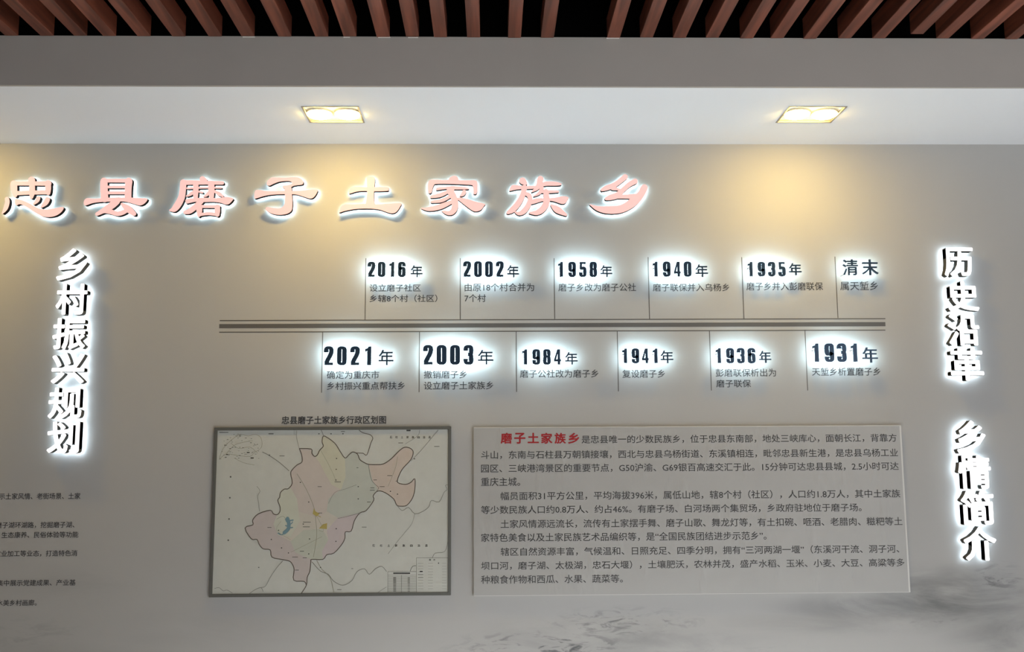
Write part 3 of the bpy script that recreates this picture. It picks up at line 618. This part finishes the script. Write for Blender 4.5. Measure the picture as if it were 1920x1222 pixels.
flat('river_line', [px_line(mp_(p), w_, yl) for p, w_ in [
    ([(755, 122), (770, 160)], 1), ([(598, 125), (598, 170), (615, 240)], .6), ([(380, 262), (425, 285), (490, 330), (550, 382)], 1.2), ([(345, 480), (365, 510), (350, 540), (355, 580), (362, 640)], .7),
    ([(75, 1130), (105, 1125), (130, 1145), (155, 1140), (190, 1160)], .8), ([(295, 1165), (330, 1140), (370, 1125), (385, 1150)], .9), ([(370, 1125), (400, 1115), (430, 1060), (470, 1000), (510, 955)], .8),
    ([(695, 960), (750, 1020), (800, 1040), (830, 1080), (890, 1110), (950, 1080), (980, 1025), (1030, 1005), (1060, 1040), (1100, 1005), (1140, 990), (1170, 1022)], 1),
    ([(1240, 605), (1270, 635), (1310, 615), (1350, 655), (1400, 640), (1440, 610), (1455, 570), (1505, 580), (1535, 520), (1555, 500), (1545, 475), (1560, 470)], .9), ([(1350, 655), (1330, 720), (1290, 770), (1240, 830), (1180, 910)], .5),
    ([(1325, 320), (1400, 240), (1450, 180), (1500, 122)], .7), ([(1380, 122), (1375, 150), (1340, 180), (1290, 210)], .5), ([(1462, 935), (1480, 905), (1540, 895), (1562, 830)], .8), ([(1320, 1020), (1335, 990), (1357, 985)], 1),
    ([(1115, 1155), (1170, 1120)], .6), ([(1055, 340), (1062, 390), (1075, 440), (1100, 470), (1120, 490), (1100, 520)], .8), ([(800, 590), (840, 520), (900, 500), (980, 470)], .5), ([(860, 685), (920, 672), (1000, 650)], .7),
    ([(470, 690), (510, 670), (530, 690)], .5)]], yl, riv, root, 'thin grey river line')
flat('road_line', [px_line(mp_(p), w_, yl - .0002) for p, w_ in [([(600, 400), (660, 500), (710, 620), (720, 700), (725, 800), (705, 930)], .9), ([(710, 640), (770, 760), (740, 760)], .6), ([(725, 950), (760, 1010), (810, 1060), (835, 1155)], 1.0),
    ([(1240, 290), (1230, 350), (1205, 420), (1180, 480)], .6), ([(560, 900), (640, 860), (760, 800)], .5), ([(750, 250), (790, 320), (830, 400), (850, 450)], .5), ([(500, 700), (470, 760), (560, 820)], .4)]], yl, road, root, 'faint road line')
flat('lake', [px_line(mp_([(480, 778), (505, 788), (530, 770)]), 2, yl, caps=True), px_line(mp_([(520, 775), (545, 750), (548, 715), (540, 685)]), 6.5, yl, caps=True), px_line(mp_([(545, 700), (575, 695)]), 2.2, yl, caps=True), px_line(mp_([(535, 705), (528, 690)]), 2.4, yl, caps=True), px_line(mp_([(552, 725), (566, 716), (572, 706)]), 1.6, yl, caps=True), px_line(mp_([(540, 735), (528, 730)]), 2, yl, caps=True),
     px_line(mp_([(550, 745), (572, 742)]), 2, yl, caps=True)], yl - .0001, map_mat('map_lake_blue', (0.16, 0.26, 0.30)), root, 'blue lake on the map')
flat('town_patch', [px_poly(mp_([(700, 655), (708, 620), (718, 640), (745, 655), (725, 672)]), yl), px_poly(mp_([(740, 748), (765, 722), (792, 715), (790, 752)]), yl), px_line(mp_([(720, 660), (752, 676)]), 1.2, yl)], yl - .0001, map_mat('map_ochre', (0.40, 0.33, 0.11)), root, 'ochre town patch')
sp_ = []
def speck(x, y, w, h): sp_.append(px_poly(mp_([(x - w / 2, y + h / 2), (x + w / 2, y + h / 2), (x + w / 2, y - h / 2), (x - w / 2, y - h / 2)]), yl))
for x, y in [(178, 420), (173, 553), (168, 688), (163, 823)]: speck(x, y, 9, 9)
for x, y in [(740, 146), (817, 146), (893, 146)]: speck(x, y, 8, 6)
speck(435, 146, 32, 5); speck(135, 137, 58, 3.5); speck(893, 131, 26, 3); speck(1310, 125, 26, 9)
for x, y, w_ in [(745, 482, 26), (425, 742, 26), (1058, 580, 24), (1098, 440, 22), (1142, 482, 32), (1080, 505, 30), (1080, 490, 26), (588, 930, 36), (650, 935, 26), (632, 893, 26), (663, 708, 50), (660, 738, 44), (1028, 740, 30), (870, 1137, 28), (985, 362, 12), (1260, 204, 30), (1490, 227, 34), (505, 287, 32), (952, 1004, 12),
              (748, 650, 24), (600, 1013, 24), (1190, 412, 30), (1235, 447, 14), (860, 452, 40)]: speck(x, y, w_, 3)
for x, y in [(622, 455), (675, 580), (852, 303), (850, 372), (848, 440), (990, 482), (990, 560), (850, 750), (848, 830), (680, 815), (437, 818), (502, 872), (546, 904), (483, 760), (1195, 512), (1240, 530), (357, 996), (750, 996), (425, 282), (1348, 305), (675, 910), (640, 760 - 40)]: speck(x, y, 7, 6)
for i in range(60):
    r_ = random.random(); x = 110 + random.random() * 250; y = 150 + random.random() * 160
    if (y - 150) > (x - 110) * -0.8 + 60 and abs(y - 230) < 90: speck(x, y, random.uniform(4, 13), random.uniform(1.2, 2.5))
speck(290, 265, 18, 6); speck(315, 300, 20, 7); speck(155, 278, 12, 5)
flat('map_speck_print', sp_, yl - .0002, map_mat('map_speck_ink', (0.075, 0.075, 0.065)), root, 'tiny illegible map print')['kind'] = 'stuff'
ins = []
for pts in ([(105, 310), (150, 275), (230, 285), (300, 290), (330, 265), (375, 230), (370, 170), (330, 150), (290, 160), (240, 150), (190, 180), (130, 240), (105, 310)], [(150, 275), (200, 220), (260, 200), (320, 190)], [(200, 300), (260, 330), (330, 345)], [(180, 205), (230, 240), (300, 230), (350, 270)], [(225, 145), (240, 165), (215, 165), (225, 145)]):
    ins.append(px_line(mp_(pts), .6, yl))
flat('inset_sketch', ins, yl, road, root, 'faint inset sketch map')
def chars(txt, cx0, cxs, cy_, s):
    out = []
    for i, c_ in enumerate(txt):
        x, y = 380 + (cx0 + i * cxs) / MS, 770 + cy_ / MS
        out += text_shape(c_, x - s / 2, x + s / 2, y - s / 2, y + s / 2, yl, .01, 1)
    return out
flat('map_lettering', chars('石柱土家族自治县', 1199, 35, 168, 4.4) + chars('石柱土家族自治县', 1088, 48, 857, 4.8) + chars('图例', 1447, 27, 948, 3.2), yl - .0002, inkm, root, 'small spaced black map lettering')
leg = []
leg += [px_line(mp_(p), .7, yl, False) for p in ([(1360, 1155), (1360, 935), (1562, 935)], [(1178, 1155), (1178, 1022), (1360, 1022)], [(1265, 1045), (1265, 1155)])]
for i in range(11): leg.append(px_line(mp_([(1178, 1045 + i * 10.5), (1358, 1045 + i * 10.5)]), .4, yl, False))
for i in range(10):
    for (x, w_) in ((1387, 34), (1450, 32), (1537, 28)):
        leg.append(px_line(mp_([(x - w_ / 2, 970 + i * 18), (x + w_ / 2, 970 + i * 18)]), .35 if (i not in (4, 5) or x > 1400) else .9, yl, False))
    leg.append(px_line(mp_([(1222 - 9, 1062 + i * 9.5), (1222 + 9, 1062 + i * 9.5)]), 1.7, yl, False)); leg.append(px_line(mp_([(1312 - 7, 1062 + i * 9.5), (1312 + 7, 1062 + i * 9.5)]), 1.2, yl, False))
flat('legend_table', leg, yl - .0001, riv, root, 'ruled legend and table in the lower right corner of the map')
sp2 = [px_line(mp_([(1213, 1033), (1320, 1033)]), 2.2, yl, False), px_line(mp_([(1382, 1022), (1400, 1022)]), 2, yl, False), px_line(mp_([(1498, 969), (1504, 969)]), 2, yl, False)]
flat('legend_heading', sp2, yl - .0003, inkm, root, 'dark heading marks of the legend')
